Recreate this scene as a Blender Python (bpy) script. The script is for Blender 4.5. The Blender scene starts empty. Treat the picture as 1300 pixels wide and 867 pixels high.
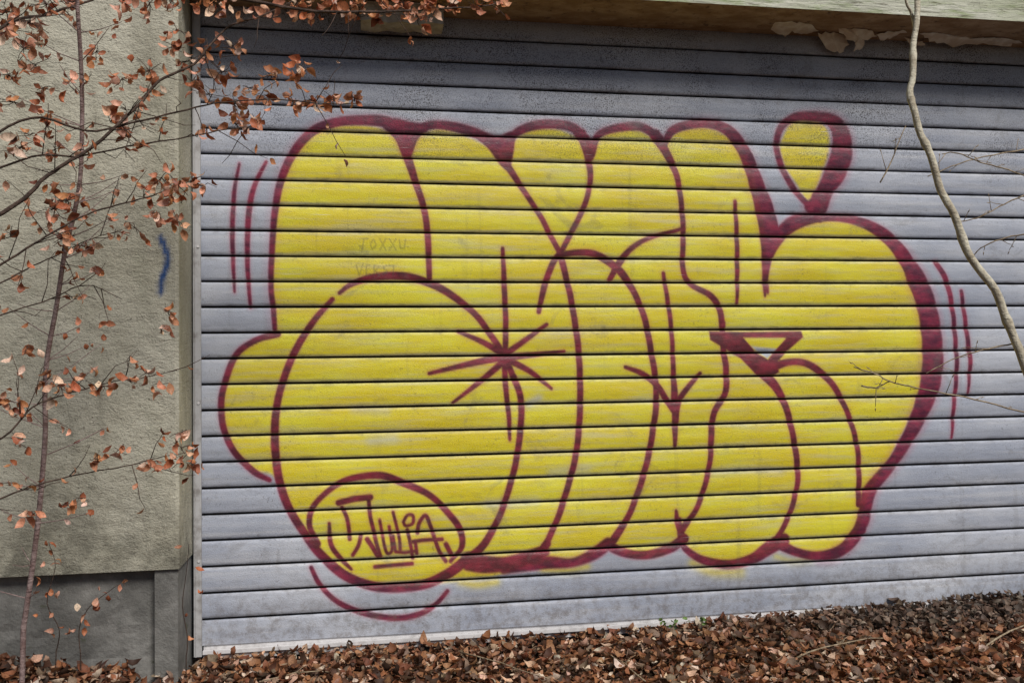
import bpy, math, random
import numpy as np
from mathutils import Vector, Matrix

rng = np.random.default_rng(7)
random.seed(7)
scene = bpy.context.scene

# ------------------------------------------------------------------ camera
F_PX = 1150.0
YAW, PIT, ROL = 0.1680, 0.0305, -0.0132
CX, CY, CZ = 0.6198, -3.6507, 1.0637
FW = Vector((math.sin(YAW)*math.cos(PIT), math.cos(YAW)*math.cos(PIT), math.sin(PIT)))
_r = Vector((math.cos(YAW), -math.sin(YAW), 0)); _u = _r.cross(FW)
RT = _r*math.cos(ROL)+_u*math.sin(ROL)
UP = -_r*math.sin(ROL)+_u*math.cos(ROL)
cd = bpy.data.cameras.new('camera'); cam = bpy.data.objects.new('camera', cd)
scene.collection.objects.link(cam)
cd.sensor_width = 36.0; cd.lens = 36.0*F_PX/1300.0; cd.clip_start = 0.05; cd.clip_end = 500
m = Matrix((RT, UP, -FW)).transposed().to_4x4(); m.translation = Vector((CX, CY, CZ))
cam.matrix_world = m
scene.camera = cam

# ------------------------------------------------------------------ light
SUN_EL, SUN_AZ = math.radians(48), math.radians(24)     # azimuth: to the right of the wall's normal
w = bpy.data.worlds.new('World'); scene.world = w; w.use_nodes = True
nt = w.node_tree; bg = nt.nodes['Background']
sky = nt.nodes.new('ShaderNodeTexSky'); sky.sky_type = 'NISHITA'; sky.sun_disc = False
sky.sun_elevation = SUN_EL; sky.sun_rotation = math.pi - SUN_AZ
nt.links.new(sky.outputs['Color'], bg.inputs['Color']); bg.inputs['Strength'].default_value = 0.036
ld = bpy.data.lights.new('sun', 'SUN'); sun = bpy.data.objects.new('sun', ld)
scene.collection.objects.link(sun)
ld.energy = 3.4; ld.angle = math.radians(24); ld.color = (1.0, 0.955, 0.89)
sdir = Vector((math.sin(SUN_AZ)*math.cos(SUN_EL), -math.cos(SUN_AZ)*math.cos(SUN_EL), math.sin(SUN_EL)))
sun.rotation_euler = sdir.to_track_quat('Z', 'Y').to_euler(); sun.location = sdir*20
vs = scene.view_settings
vs.view_transform = 'Standard'; vs.look = 'None'; vs.gamma = 1; vs.exposure = 0.17; vs.use_curve_mapping = False

# ------------------------------------------------------------------ helpers
def at(px, py, Y=0.0):
    """the point of the plane y = Y that lies behind a point of the photograph (used for tracing)"""
    d = FW + RT*((px-650)/F_PX) - UP*((py-433.5)/F_PX)
    t = (Y-CY)/d.y
    return Vector((CX, CY, CZ)) + d*t

def link(o, parent=None):
    scene.collection.objects.link(o)
    if parent: o.parent = parent
    return o

def mesh_obj(name, V, F, mat=None, parent=None, smooth=False):
    me = bpy.data.meshes.new(name)
    me.from_pydata([tuple(v) for v in V], [], F); me.update()
    if smooth: me.polygons.foreach_set('use_smooth', [True]*len(me.polygons))
    if mat: me.materials.append(mat)
    o = bpy.data.objects.new(name, me); link(o, parent)
    if parent and parent.type == 'EMPTY':
        me.transform(Matrix.Translation(-parent.location))
    return o

def thing(name, label, cat, loc=(0, 0, 0), group=None):
    o = bpy.data.objects.new(name, None); link(o); o.location = loc; o.empty_display_size = 0.1
    o['label'] = label; o['category'] = cat
    if group: o['group'] = group
    return o

def tag(o, label=None, cat=None, group=None, kind=None):
    if label: o['label'] = label
    if cat: o['category'] = cat
    if group: o['group'] = group
    if kind: o['kind'] = kind
    return o

class MB:
    def __init__(s): s.V = []; s.F = []
    def add(s, V, F):
        n = len(s.V); s.V += [tuple(v) for v in V]; s.F += [tuple(i+n for i in f) for f in F]
    def box(s, a, b, bev=0.0):
        (x0, y0, z0), (x1, y1, z1) = a, b
        s.add([(x0,y0,z0),(x1,y0,z0),(x1,y1,z0),(x0,y1,z0),(x0,y0,z1),(x1,y0,z1),(x1,y1,z1),(x0,y1,z1)],
              [(0,3,2,1),(4,5,6,7),(0,1,5,4),(1,2,6,5),(2,3,7,6),(3,0,4,7)])
    def tube(s, P, R, n=7):
        P = [Vector(p) for p in P]
        if not hasattr(R, '__len__'): R = [R]*len(P)
        rings = []
        up = Vector((0.13, 0.9, 0.2))
        for i, p in enumerate(P):
            t = (P[min(i+1, len(P)-1)]-P[max(i-1, 0)]).normalized()
            a = t.cross(up)
            if a.length < 1e-3: a = t.cross(Vector((1, 0, 0)))
            a.normalize(); b = t.cross(a)
            rings.append([p+(a*math.cos(k*2*math.pi/n)+b*math.sin(k*2*math.pi/n))*R[i] for k in range(n)])
        V = [v for r in rings for v in r]; F = []
        for i in range(len(P)-1):
            for k in range(n):
                F.append((i*n+k, i*n+(k+1) % n, (i+1)*n+(k+1) % n, (i+1)*n+k))
        F.append(tuple(range(n))[::-1]); F.append(tuple((len(P)-1)*n+k for k in range(n)))
        s.add(V, F)
    def build(s, name, mat, parent=None, smooth=False):
        return mesh_obj(name, s.V, s.F, mat, parent, smooth)

def catmull(P, k=6):
    P = np.array(P, float)
    if len(P) < 3: return P
    Q = np.vstack([2*P[0]-P[1], P, 2*P[-1]-P[-2]])
    out = []
    for i in range(1, len(Q)-2):
        p0, p1, p2, p3 = Q[i-1], Q[i], Q[i+1], Q[i+2]
        for t in np.linspace(0, 1, k, endpoint=False):
            out.append(0.5*((2*p1)+(-p0+p2)*t+(2*p0-5*p1+4*p2-p3)*t*t+(-p0+3*p1-3*p2+p3)*t**3))
    out.append(P[-1])
    return np.array(out)

# ------------------------------------------------------------------ materials
class Mat:
    def __init__(s, name, rough=0.8, spec=0.3):
        s.m = bpy.data.materials.new(name); s.m.use_nodes = True
        s.t = s.m.node_tree; s.b = s.t.nodes['Principled BSDF']
        s.b.inputs['Roughness'].default_value = rough
        s.b.inputs['Specular IOR Level'].default_value = spec
        s.tc = s.t.nodes.new('ShaderNodeTexCoord').outputs['Object']
    def new(s, k): return s.t.nodes.new(k)
    def L(s, a, b): s.t.links.new(a, b)
    def mapped(s, scale):
        n = s.new('ShaderNodeMapping'); n.inputs['Scale'].default_value = scale; s.L(s.tc, n.inputs['Vector']); return n.outputs[0]
    def noise(s, scale, detail=4, rough=0.55, stretch=(1, 1, 1), dist=0.0):
        n = s.new('ShaderNodeTexNoise'); n.inputs['Scale'].default_value = scale
        n.inputs['Detail'].default_value = detail; n.inputs['Roughness'].default_value = rough
        n.inputs['Distortion'].default_value = dist
        s.L(s.mapped(stretch), n.inputs['Vector']); return n.outputs['Fac']
    def voro(s, scale, stretch=(1, 1, 1), feature='F1', out='Distance'):
        n = s.new('ShaderNodeTexVoronoi'); n.feature = feature; n.inputs['Scale'].default_value = scale
        s.L(s.mapped(stretch), n.inputs['Vector']); return n.outputs[out]
    def ramp(s, fac, lo, hi, a=0.0, b=1.0):
        n = s.new('ShaderNodeMapRange'); n.interpolation_type = 'SMOOTHSTEP'
        n.inputs['From Min'].default_value = lo; n.inputs['From Max'].default_value = hi
        n.inputs['To Min'].default_value = a; n.inputs['To Max'].default_value = b
        s.L(fac, n.inputs['Value']); return n.outputs[0]
    def math(s, op, a, b=None):
        n = s.new('ShaderNodeMath'); n.operation = op
        for i, v in enumerate((a, b)):
            if v is None: continue
            if isinstance(v, (int, float)): n.inputs[i].default_value = v
            else: s.L(v, n.inputs[i])
        return n.outputs[0]
    def mix(s, fac, a, b, mode='MIX'):
        n = s.new('ShaderNodeMix'); n.data_type = 'RGBA'; n.blend_type = mode
        for sock, v in ((n.inputs['Factor'], fac), (n.inputs['A'], a), (n.inputs['B'], b)):
            if isinstance(v, (int, float)): sock.default_value = v
            elif isinstance(v, tuple): sock.default_value = (*v, 1)
            else: s.L(v, sock)
        return n.outputs['Result']
    def color(s, c):
        if isinstance(c, tuple): s.b.inputs['Base Color'].default_value = (*c, 1)
        else: s.L(c, s.b.inputs['Base Color'])
    def bump(s, h, strength=0.5, dist=0.01):
        n = s.new('ShaderNodeBump'); n.inputs['Strength'].default_value = strength; n.inputs['Distance'].default_value = dist
        s.L(h, n.inputs['Height']); s.L(n.outputs[0], s.b.inputs['Normal'])
    def attr(s, name, out='Color'):
        n = s.new('ShaderNodeAttribute'); n.attribute_name = name; return n.outputs[out]
    def z(s):
        n = s.new('ShaderNodeSeparateXYZ'); s.L(s.tc, n.inputs[0]); return n.outputs

# painted slats
md = Mat('painted_shutter_metal', 0.52, 0.35)
paint = md.attr('paint'); sp = md.new('ShaderNodeSeparateColor'); md.L(paint, sp.inputs[0])
aY, aR, aB = sp.outputs[0], sp.outputs[1], sp.outputs[2]
co = md.z()
base = md.mix(md.ramp(md.noise(1.6, 5, 0.6, (1, 1, 1.5)), 0.35, 0.7), (0.32, 0.35, 0.43), (0.47, 0.495, 0.56))
base = md.mix(md.ramp(md.noise(5.0, 4, 0.6, (0.25, 1, 6)), 0.45, 0.75, 0, 0.45), base, (0.56, 0.56, 0.58))
base = md.mix(md.ramp(md.noise(9.0, 6, 0.7, (0.4, 1, 3)), 0.55, 0.8, 0, 0.4), base, (0.27, 0.26, 0.25))
# yellow coat, uneven along each slat
ycol = md.mix(md.ramp(md.noise(3.5, 4, 0.6, (0.6, 1, 2.0)), 0.38, 0.66), (0.66, 0.53, 0.006), (0.70, 0.64, 0.022))
yn = md.ramp(md.noise(7.0, 5, 0.65, (0.35, 1, 5)), 0.30, 0.54, 0.70, 1.0)
yfine = md.ramp(md.noise(420, 2, 0.5), 0.25, 0.6, 0.80, 1.0)
yf = md.math('MULTIPLY', md.math('MULTIPLY', aY, yn), yfine)
c = md.mix(yf, base, ycol)
# crimson coat with speckled spray edge
sn = md.noise(520, 2, 0.6)
rf = md.ramp(md.math('ADD', aR, md.math('MULTIPLY', md.math('SUBTRACT', sn, 0.5), md.math('MULTIPLY', md.math('MULTIPLY', aR, md.math('SUBTRACT', 1.0, aR)), 2.2))), 0.02, 0.98)
rcol = md.mix(md.ramp(md.noise(12, 4, 0.6, (1, 1, 2)), 0.35, 0.7), (0.085, 0.005, 0.028), (0.26, 0.018, 0.055))
rcol = md.mix(md.ramp(rf, 0.25, 0.95), (0.42, 0.055, 0.12), rcol)
c = md.mix(md.math('MULTIPLY', rf, 0.97), c, rcol)
c = md.mix(aB, c, (0.10, 0.085, 0.06))
# dirt: fine dark specks, densest on the upper slats, and grime next to the joints
topd = md.ramp(co[2], 1.75, 2.12, 0.0, 1.0)
spk = md.ramp(md.noise(230, 3, 0.75), 0.515, 0.575)
spk2 = md.ramp(md.noise(80, 4, 0.75), 0.60, 0.66)
patch = md.ramp(md.noise(3.0, 4, 0.6), 0.38, 0.62, 0.35, 1.0)
topd2 = md.math('MULTIPLY', md.math('MAXIMUM', topd, 0.16), patch)
c = md.mix(md.math('MULTIPLY', md.math('MULTIPLY', spk, topd2), 0.95), c, (0.035, 0.028, 0.03))
c = md.mix(md.math('MULTIPLY', md.math('MULTIPLY', spk2, patch), 0.45), c, (0.06, 0.045, 0.04))
edge = md.attr('edge', 'Fac')
c = md.mix(md.math('MULTIPLY', md.math('MULTIPLY', edge, md.ramp(md.noise(14, 5, 0.7, (1, 1, 3)), 0.45, 0.65)), 0.55), c, (0.07, 0.065, 0.06))
drip = md.ramp(md.noise(16, 3, 0.6, (1, 1, 0.06)), 0.60, 0.74, 0, 0.16)
c = md.mix(drip, c, (0.12, 0.105, 0.09))
splash = md.math('MULTIPLY', md.ramp(co[2], 0.02, 0.34, 1.0, 0.0), md.ramp(md.noise(24, 5, 0.75), 0.42, 0.66))
c = md.mix(md.math('MULTIPLY', splash, 0.5), c, (0.13, 0.10, 0.075))
scr = md.math('MULTIPLY', md.ramp(md.noise(90, 2, 0.5, (0.05, 1, 1.6)), 0.70, 0.74), md.ramp(md.noise(5, 3), 0.5, 0.62))
c = md.mix(md.math('MULTIPLY', scr, 0.55), c, (0.60, 0.60, 0.62))
sm = md.ramp(md.noise(4.2, 6, 0.7, (1, 1, 1.3), 1.2), 0.56, 0.70, 0, 0.30)
c = md.mix(sm, c, (0.16, 0.145, 0.135))
c = md.mix(md.ramp(edge, 0.79, 0.86), c, (0.022, 0.018, 0.016))
md.color(c)
md.L(md.ramp(md.noise(30, 3), 0.3, 0.7, 0.34, 0.54), md.b.inputs['Roughness'])
md.bump(md.math('ADD', md.noise(260, 3, 0.6), md.math('MULTIPLY', md.noise(6, 3, 0.5, (0.5, 1, 2)), 4.0)), 0.32, 0.006)

def metal(name, col, dark=0.5, sc=20):
    k = Mat(name, 0.55, 0.4)
    cc = k.mix(k.ramp(k.noise(sc, 5, 0.65), 0.45, 0.72, 0, dark), col, (0.12, 0.10, 0.085))
    k.color(cc); k.bump(k.noise(150, 3), 0.2, 0.003); return k.m
M_rail = metal('galvanised_rail', (0.42, 0.42, 0.43), 0.6)
M_sill = metal('bottom_rail_metal', (0.62, 0.61, 0.62), 0.35, 30)

# rough plaster of the pillar
mp = Mat('rough_plaster', 0.92, 0.15)
n1 = mp.noise(3.0, 6, 0.6); n2 = mp.noise(62, 5, 0.72, (0.8, 1, 1.25), 0.3); n3 = mp.noise(150, 3, 0.7)
c = mp.mix(mp.ramp(n1, 0.3, 0.72), (0.43, 0.41, 0.325), (0.58, 0.56, 0.465))
c = mp.mix(mp.ramp(n2, 0.50, 0.74, 0, 0.45), c, (0.20, 0.185, 0.145))
c = mp.mix(mp.ramp(mp.noise(95, 3, 0.7), 0.60, 0.68, 0, 0.6), c, (0.10, 0.09, 0.07))
c = mp.mix(mp.ramp(mp.voro(5.5, (1, 1, 0.55), 'DISTANCE_TO_EDGE'), 0.0, 0.012, 0.18, 0.0), c, (0.08, 0.07, 0.06))
c = mp.mix(mp.ramp(mp.noise(7, 4, 0.6, (1, 1, 0.35)), 0.52, 0.78, 0, 0.35), c, (0.20, 0.21, 0.14))
c = mp.mix(mp.ramp(mp.noise(2.2, 6, 0.7, (1.6, 1, 0.45), 0.8), 0.50, 0.66, 0, 0.45), c, (0.21, 0.20, 0.155))
pz = mp.z()
c = mp.mix(mp.math('MULTIPLY', mp.ramp(pz[2], 0.35, 0.75, 0.8, 0.0), mp.ramp(mp.noise(9, 5, 0.7), 0.35, 0.65)), c, (0.13, 0.125, 0.10))
bl = mp.attr('mark', 'Fac')
c = mp.mix(bl, c, (0.03, 0.075, 0.21))
mp.color(c)
mp.bump(mp.math('ADD', mp.math('MULTIPLY', n2, 1.4), mp.math('MULTIPLY', n3, 0.6)), 0.7, 0.010)
M_plaster = mp.m

mk = Mat('damp_dark_concrete', 0.9, 0.2)
c = mk.mix(mk.ramp(mk.noise(6, 6, 0.65), 0.35, 0.7), (0.14, 0.138, 0.13), (0.27, 0.265, 0.25))
c = mk.mix(mk.ramp(mk.noise(14, 4), 0.62, 0.72, 0, 0.6), c, (0.07, 0.085, 0.035))
mk.color(c); mk.bump(mk.noise(60, 5, 0.7), 0.6, 0.01); M_plinth = mk.m

# weathered lintel front: pale, green algae, horizontal streaks
ml = Mat('weathered_lintel_paint', 0.88, 0.2)
c = ml.mix(ml.ramp(ml.noise(4, 5, 0.6, (0.5, 1, 3)), 0.35, 0.7), (0.44, 0.46, 0.35), (0.60, 0.60, 0.52))
c = ml.mix(ml.ramp(ml.noise(7, 6, 0.7, (0.6, 1, 3)), 0.46, 0.66, 0, 0.85), c, (0.27, 0.34, 0.15))
c = ml.mix(ml.ramp(ml.noise(26, 5, 0.7, (0.25, 1, 3)), 0.56, 0.66, 0, 0.75), c, (0.10, 0.09, 0.055))
c = ml.mix(ml.ramp(ml.noise(90, 3, 0.7), 0.62, 0.7, 0, 0.6), c, (0.05, 0.05, 0.03))
ml.color(c); ml.bump(ml.noise(30, 6, 0.7, (0.3, 1, 2.5)), 0.7, 0.012); M_lintel = ml.m
ms = Mat('bare_soffit', 0.95, 0.1)
c = ms.mix(ms.ramp(ms.noise(7, 6, 0.65, (1, 2, 1)), 0.38, 0.66), (0.26, 0.165, 0.095), (0.42, 0.30, 0.20))
c = ms.mix(ms.ramp(ms.noise(22, 5, 0.7), 0.56, 0.66, 0, 0.7), c, (0.10, 0.07, 0.05))
ms.color(c); ms.bump(ms.noise(40, 5, 0.7), 0.5, 0.01); M_soffit = ms.m
mf = Mat('flaking_paint', 0.8, 0.2)
c = mf.mix(mf.ramp(mf.noise(18, 4), 0.4, 0.65), (0.62, 0.52, 0.41), (0.78, 0.72, 0.62)); mf.color(c)
mf.bump(mf.noise(60, 4), 0.4, 0.004); M_flake = mf.m
mc = Mat('grey_render_patch', 0.9, 0.15)
c = mc.mix(mc.ramp(mc.noise(25, 5), 0.35, 0.7), (0.34, 0.30, 0.24), (0.50, 0.46, 0.38)); mc.color(c)
mc.bump(mc.noise(60, 5), 0.6, 0.008); M_patch = mc.m
mr = Mat('roof_felt', 0.95, 0.1); mr.color(mr.mix(mr.noise(8, 5), (0.05, 0.06, 0.04), (0.12, 0.12, 0.09))); M_roof = mr.m

# soil
mg = Mat('leafy_soil', 0.95, 0.1)
c = mg.mix(mg.ramp(mg.noise(9, 7, 0.7), 0.35, 0.7), (0.030, 0.020, 0.013), (0.085, 0.056, 0.036))
c = mg.mix(mg.ramp(mg.voro(34, (1, 1, 1)), 0.05, 0.45), (0.15, 0.085, 0.05), c)
mg.color(c); mg.bump(mg.noise(40, 6, 0.7), 0.9, 0.03); M_soil = mg.m

def leaf_mat(name, rough=0.6):
    k = Mat(name, rough, 0.35)
    col = k.attr('leaf_colour')
    n = k.noise(160, 3, 0.6)
    cc = k.mix(k.ramp(n, 0.45, 0.7, 0, 0.5), col, (0.05, 0.025, 0.015))
    k.color(cc)
    # thin leaves let a little light through
    tr = k.new('ShaderNodeBsdfTranslucent'); k.L(cc, tr.inputs['Color'])
    mx = k.new('ShaderNodeMixShader'); mx.inputs[0].default_value = 0.25
    out = k.t.nodes['Material Output']
    k.L(k.b.outputs[0], mx.inputs[1]); k.L(tr.outputs[0], mx.inputs[2]); k.L(mx.outputs[0], out.inputs['Surface'])
    return k.m
M_leaf = leaf_mat('dry_beech_leaf', 0.5)
M_litter = leaf_mat('fallen_leaf', 0.65)
M_green = leaf_mat('green_weed_leaf', 0.5)

def bark(name, a, b, sc=40):
    k = Mat(name, 0.8, 0.25)
    cc = k.mix(k.ramp(k.noise(sc, 5, 0.65, (1, 1, 0.5)), 0.35, 0.68), a, b)
    cc = k.mix(k.ramp(k.noise(sc*2.4, 4, 0.7), 0.60, 0.70, 0, 0.7), cc, tuple(v*0.25 for v in a))
    k.color(cc); k.bump(k.math('ADD', k.noise(sc*2, 5, 0.7), k.noise(sc*0.8, 3, 0.6, (1, 1, 3))), 0.8, 0.008); return k.m
M_bark_dark = bark('dark_beech_bark', (0.040, 0.026, 0.020), (0.10, 0.065, 0.05))
M_bark_red = bark('reddish_stem_bark', (0.20, 0.13, 0.12), (0.36, 0.27, 0.26))
M_bark_pale = bark('pale_mottled_bark', (0.36, 0.31, 0.23), (0.64, 0.60, 0.48), 28)
M_twig = bark('dry_twig_bark', (0.22, 0.16, 0.10), (0.42, 0.34, 0.24))
M_trunk = bark('beech_trunk_bark', (0.14, 0.13, 0.12), (0.26, 0.25, 0.23), 14)

# ------------------------------------------------------------------ ground
def ground_z(x, y):
    # level ground that banks up a little against the right part of the door
    x = np.asarray(x, float); y = np.asarray(y, float)
    right = np.clip((x-1.6)/1.8, 0, 1)
    left = np.clip((-0.25-x)/0.5, 0, 1)
    near = 0.9*np.exp(-np.abs(y)/0.5)
    return -0.050 + 0.058*right*near + 0.09*left*np.exp(-np.abs(y+0.27)/0.25) + 0.010*np.sin(x*3.1+1)*np.cos(y*2.3)*np.clip(-y*3, 0, 1)
xs = np.concatenate([[-120, -40, -15, -6], np.linspace(-3, 6, 110), [9, 18, 45, 120]])
ys = np.concatenate([[-120, -50, -20, -10], np.linspace(-6, 0.4, 90), [2, 6, 20, 60, 120]])
X, Y = np.meshgrid(xs, ys)
Z = ground_z(X, Y)
far = (np.abs(X-1) > 7) | (Y < -7) | (Y > 1); Z = np.where(far, -0.02, Z)
V = np.stack([X, Y, Z], -1).reshape(-1, 3); nx = len(xs)
Fc = [(j*nx+i, j*nx+i+1, (j+1)*nx+i+1, (j+1)*nx+i) for j in range(len(ys)-1) for i in range(nx-1)]
g = mesh_obj('ground', V, Fc, M_soil, smooth=True); tag(g, kind='structure')

# ------------------------------------------------------------------ roller door
DX0, DX1 = -0.004, 4.30
door = thing('roller_door', 'wide pale grey slatted garage roller door covered by yellow and crimson graffiti lettering', 'garage door', (2.1, 0, 0))
PITCH, ZTOP, ZBOT = 0.1, 2.42, 0.018

# vertical profile of one slat: distance below a joint -> (depth towards the viewer)
prof = [0.0, .0028, .0038, .0049, .0066, .0095, .013, .017, .022, .028, .035, .042, .050, .058, .065, .072, .078, .083, .087, .0905, .0934, .0951, .0962, .0972]
def depth(t):
    d = min(t, PITCH-t)
    if d < 0.0031: return 0.024
    if d < 0.0048: return 0.024*(1-(d-0.0031)/0.0017)+0.0045*((d-0.0031)/0.0017)
    if d < 0.020: return 0.0045*((0.020-d)/0.0152)**2
    return -0.0022*math.sin((d-0.020)/0.03*math.pi/2)
zs, ds, eg = [], [], []
for i in range(-2, 23):
    for t in prof:
        z = ZTOP-PITCH*i-t
        zs.append(z); ds.append(depth(t)); dd = min(t, PITCH-t); eg.append(max(0, 1-dd/0.022))
for t in prof:                                   # bottom slat, plain lower edge
    z = ZTOP-PITCH*23-t
    if z < ZBOT: break
    zs.append(z); ds.append(depth(min(t, 0.05))); eg.append(max(0, 1-t/0.022))
zs = np.array(zs); ds = np.array(ds); eg = np.array(eg)
NXC = 1300
xc = np.linspace(DX0, DX1, NXC)
GX, GZ = np.meshgrid(xc, zs)
wob = 0.0022*np.sin(GX*2.3+np.floor((ZTOP-GZ)/PITCH)*1.7)+0.0009*np.sin(GX*9.1+np.floor((ZTOP-GZ)/PITCH)*2.9)
for _ in range(26):
    ux, uz, ur = rng.uniform(0.1, 4.2), rng.uniform(0.1, 2.4), rng.uniform(0.03, 0.12)
    wob += rng.choice([-1, 1])*rng.uniform(0.001, 0.0028)*np.exp(-((GX-ux)**2/(ur*1.8)**2+(GZ-uz)**2/(ur*0.5)**2))
GY = ds[:, None]+wob

# --- paint, traced on the door as strokes in metres
mY = np.zeros_like(GX); mR = np.zeros_like(GX); mB = np.zeros_like(GX)
zrev = zs[::-1]
def mpp(px): return 0.1/(33.0-5.0*(px-250)/1050.0)
def dpt(p): q = at(p[0], p[1], 0.0); return (q.x, q.z)
def sstep(a, b, v):
    t = np.clip((v-a)/(b-a), 0, 1); return t*t*(3-2*t)
def window(x0, x1, z0, z1):
    i0, i1 = np.searchsorted(xc, x0), np.searchsorted(xc, x1)
    j1 = len(zs)-np.searchsorted(zrev, z0); j0 = len(zs)-np.searchsorted(zrev, z1)
    return slice(max(j0, 0), max(j1, 0)), slice(i0, i1)
def stroke(P, W, arr=None, soft=2.6, k=1.0, halo=4.5, curve=True):
    if arr is None: arr = mR
    if not hasattr(W, '__len__'): W = [W]*len(P)
    A = np.column_stack([np.array(P, float), np.array(W, float)])
    if curve: A = catmull(A, 7)
    for a, b in zip(A[:-1], A[1:]):
        s = mpp((a[0]+b[0])/2); (ax, az), (bx, bz) = dpt(a), dpt(b)
        wa, wb = max(a[2], .5)*s/2, max(b[2], .5)*s/2; sf = soft*s
        mg_ = max(wa, wb)+sf+(halo*s*2.2 if halo else 0)
        J, I = window(min(ax, bx)-mg_, max(ax, bx)+mg_, min(az, bz)-mg_, max(az, bz)+mg_)
        x = GX[J, I]; z = GZ[J, I]
        if x.size == 0: continue
        dx, dz = bx-ax, bz-az; LL = dx*dx+dz*dz+1e-12
        t = np.clip(((x-ax)*dx+(z-az)*dz)/LL, 0, 1)
        d = np.hypot(x-ax-t*dx, z-az-t*dz)-(wa+(wb-wa)*t)
        v = k*(1-sstep(-sf, sf, d))
        if halo: v = np.maximum(v, 0.27*k*np.exp(-(np.maximum(d, 0)/(halo*s))**2))
        arr[J, I] = np.maximum(arr[J, I], v)
def poly(P, arr, soft=3.0, k=1.0, curve=True, halo=0.0):
    Q = np.array(P, float)
    if curve:
        n = len(Q); Q = catmull(np.vstack([Q[-2:], Q, Q[:2]]), 5)[10:-10+1] if n > 3 else Q
    D = np.array([dpt(p) for p in Q]); s = mpp(Q[:, 0].mean()); sf = soft*s
    mg_ = sf+halo*s*2.2
    J, I = window(D[:, 0].min()-mg_, D[:, 0].max()+mg_, D[:, 1].min()-mg_, D[:, 1].max()+mg_)
    x = GX[J, I]; z = GZ[J, I]
    ins = np.zeros(x.shape, bool); dist = np.full(x.shape, 9.0)
    for a, b in zip(D, np.roll(D, -1, 0)):
        if abs(a[1]-b[1]) > 1e-9:
            cr = ((a[1] > z) != (b[1] > z)) & (x < (b[0]-a[0])*(z-a[1])/(b[1]-a[1])+a[0]); ins ^= cr
        dx, dz = b-a; LL = dx*dx+dz*dz+1e-12
        t = np.clip(((x-a[0])*dx+(z-a[1])*dz)/LL, 0, 1)
        dist = np.minimum(dist, np.hypot(x-a[0]-t*dx, z-a[1]-t*dz))
    d = np.where(ins, -dist, dist)
    v = k*(1-sstep(-sf, sf, d))
    if halo: v = np.maximum(v, 0.35*k*np.exp(-(np.maximum(d, 0)/(halo*s))**2))
    arr[J, I] = np.maximum(arr[J, I], v)

# yellow filling
poly([(349,419),(345,358),(349,288),(360,225),(375,192),(400,168),(430,160),(465,160),(490,166),(515,182),(535,170),(560,164),(590,172),(625,188),(645,185),(670,166),(705,164),(735,176),(752,182),(775,168),(810,166),(842,182),(860,168),(890,162),(918,170),(940,190),(958,230),(970,290),(974,345),(985,312),(1010,288),(1050,279),(1100,290),(1140,324),(1163,375),(1173,440),(1163,510),(1132,575),(1100,635),(1085,680),(1040,702),(995,694),(955,711),(915,717),(882,702),(862,688),(840,704),(800,706),(775,690),(745,708),(700,714),(660,722),(610,736),(560,740),(500,745),(440,726),(392,688),(362,640),(348,604),(318,596),(296,572),(283,540),(281,510),(288,478),(302,449),(325,432)], mY, 3.0, 1.0)
poly([(1000,160),(1020,152),(1045,158),(1053,185),(1042,225),(1027,255),(1012,235),(996,210),(990,185)], mY, 3)
stroke([(585,738),(605,742),(630,738)], 9, mY, 5, 0.75); stroke([(690,722),(720,724),(745,720)], 9, mY, 5, 0.8)
stroke([(880,715),(905,725),(940,726)], 12, mY, 6, 0.7); stroke([(985,706),(1005,712),(1030,710)], 7, mY, 5, 0.6)
# bare metal patch inside the knot
hole = np.zeros_like(mY)
poly([(954,440),(988,443),(974,455)], hole, 2, 1.0, curve=False); mY *= (1-hole)
hole = np.zeros_like(mY); stroke([(672,512),(684,505)], 9, hole, 5, 0.6); stroke([(470,560),(500,556)], 9, hole, 8, 0.45); stroke([(450,520),(490,522)], 8, hole, 8, 0.4); stroke([(700,600),(745,596)], 9, hole, 8, 0.4); stroke([(905,600),(950,596),(990,598)], 7, hole, 8, 0.45); stroke([(620,640),(680,636)], 10, hole, 8, 0.4); mY *= (1-hole)

# crimson outlines
stroke([(349,419),(347,391),(344,358),(347,290),(352,250),(359,223),(374,192),(397,167),(425,156),(457,153),(490,155),(510,166)], [7,8,8,9,10,11,12,13,13,14,16,14], soft=3, halo=9)
stroke([(507,160),(516,195),(527,230),(538,264),(543,300),(545,354)], [16,13,10,9,9,8])
poly([(478,156),(500,150),(522,155),(550,160),(532,176),(522,200),(512,202),(500,176)], mR, 3, 1, halo=5)
stroke([(520,172),(533,163),(551,159),(575,161),(600,168),(625,178)], [10,11,12,13,14,14], soft=3, halo=7)
poly([(592,166),(622,176),(650,166),(654,178),(648,215),(638,214),(618,188)], mR, 3, 1)
stroke([(640,205),(654,226),(670,250),(687,276),(699,300),(711,322)], [12,9,8,8,8,8])
stroke([(648,185),(654,170),(677,160),(705,158),(728,163),(745,178)], [9,11,13,13,13,13], soft=3, halo=7)
stroke([(738,170),(747,203),(749,232),(742,261),(727,292),(711,322)], [14,10,8,8,8,8])
poly([(722,163),(748,178),(768,164),(760,182),(754,202),(744,208),(738,186)], mR, 3, 1)
stroke([(752,186),(762,170),(790,162),(815,162),(838,176)], [9,10,12,12,12], soft=3, halo=7)
stroke([(832,172),(845,194),(858,220),(864,250),(867,290),(867,341),(877,361),(901,375),(913,392),(917,419)], [16,12,9,8,8,8,8,9,9,9])
stroke([(842,186),(854,166),(880,158),(905,158),(926,168),(944,192),(958,226),(968,260),(976,292)], [9,12,13,14,16,18,20,24,28], soft=3, halo=8)
poly([(948,200),(966,225),(982,262),(988,300),(976,345),(973,375),(968,372),(966,320),(960,270),(948,225)], mR, 3, 1, halo=3)
stroke([(933,256),(935,300),(936,345),(935,386)], [6,7,7,5])
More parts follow.
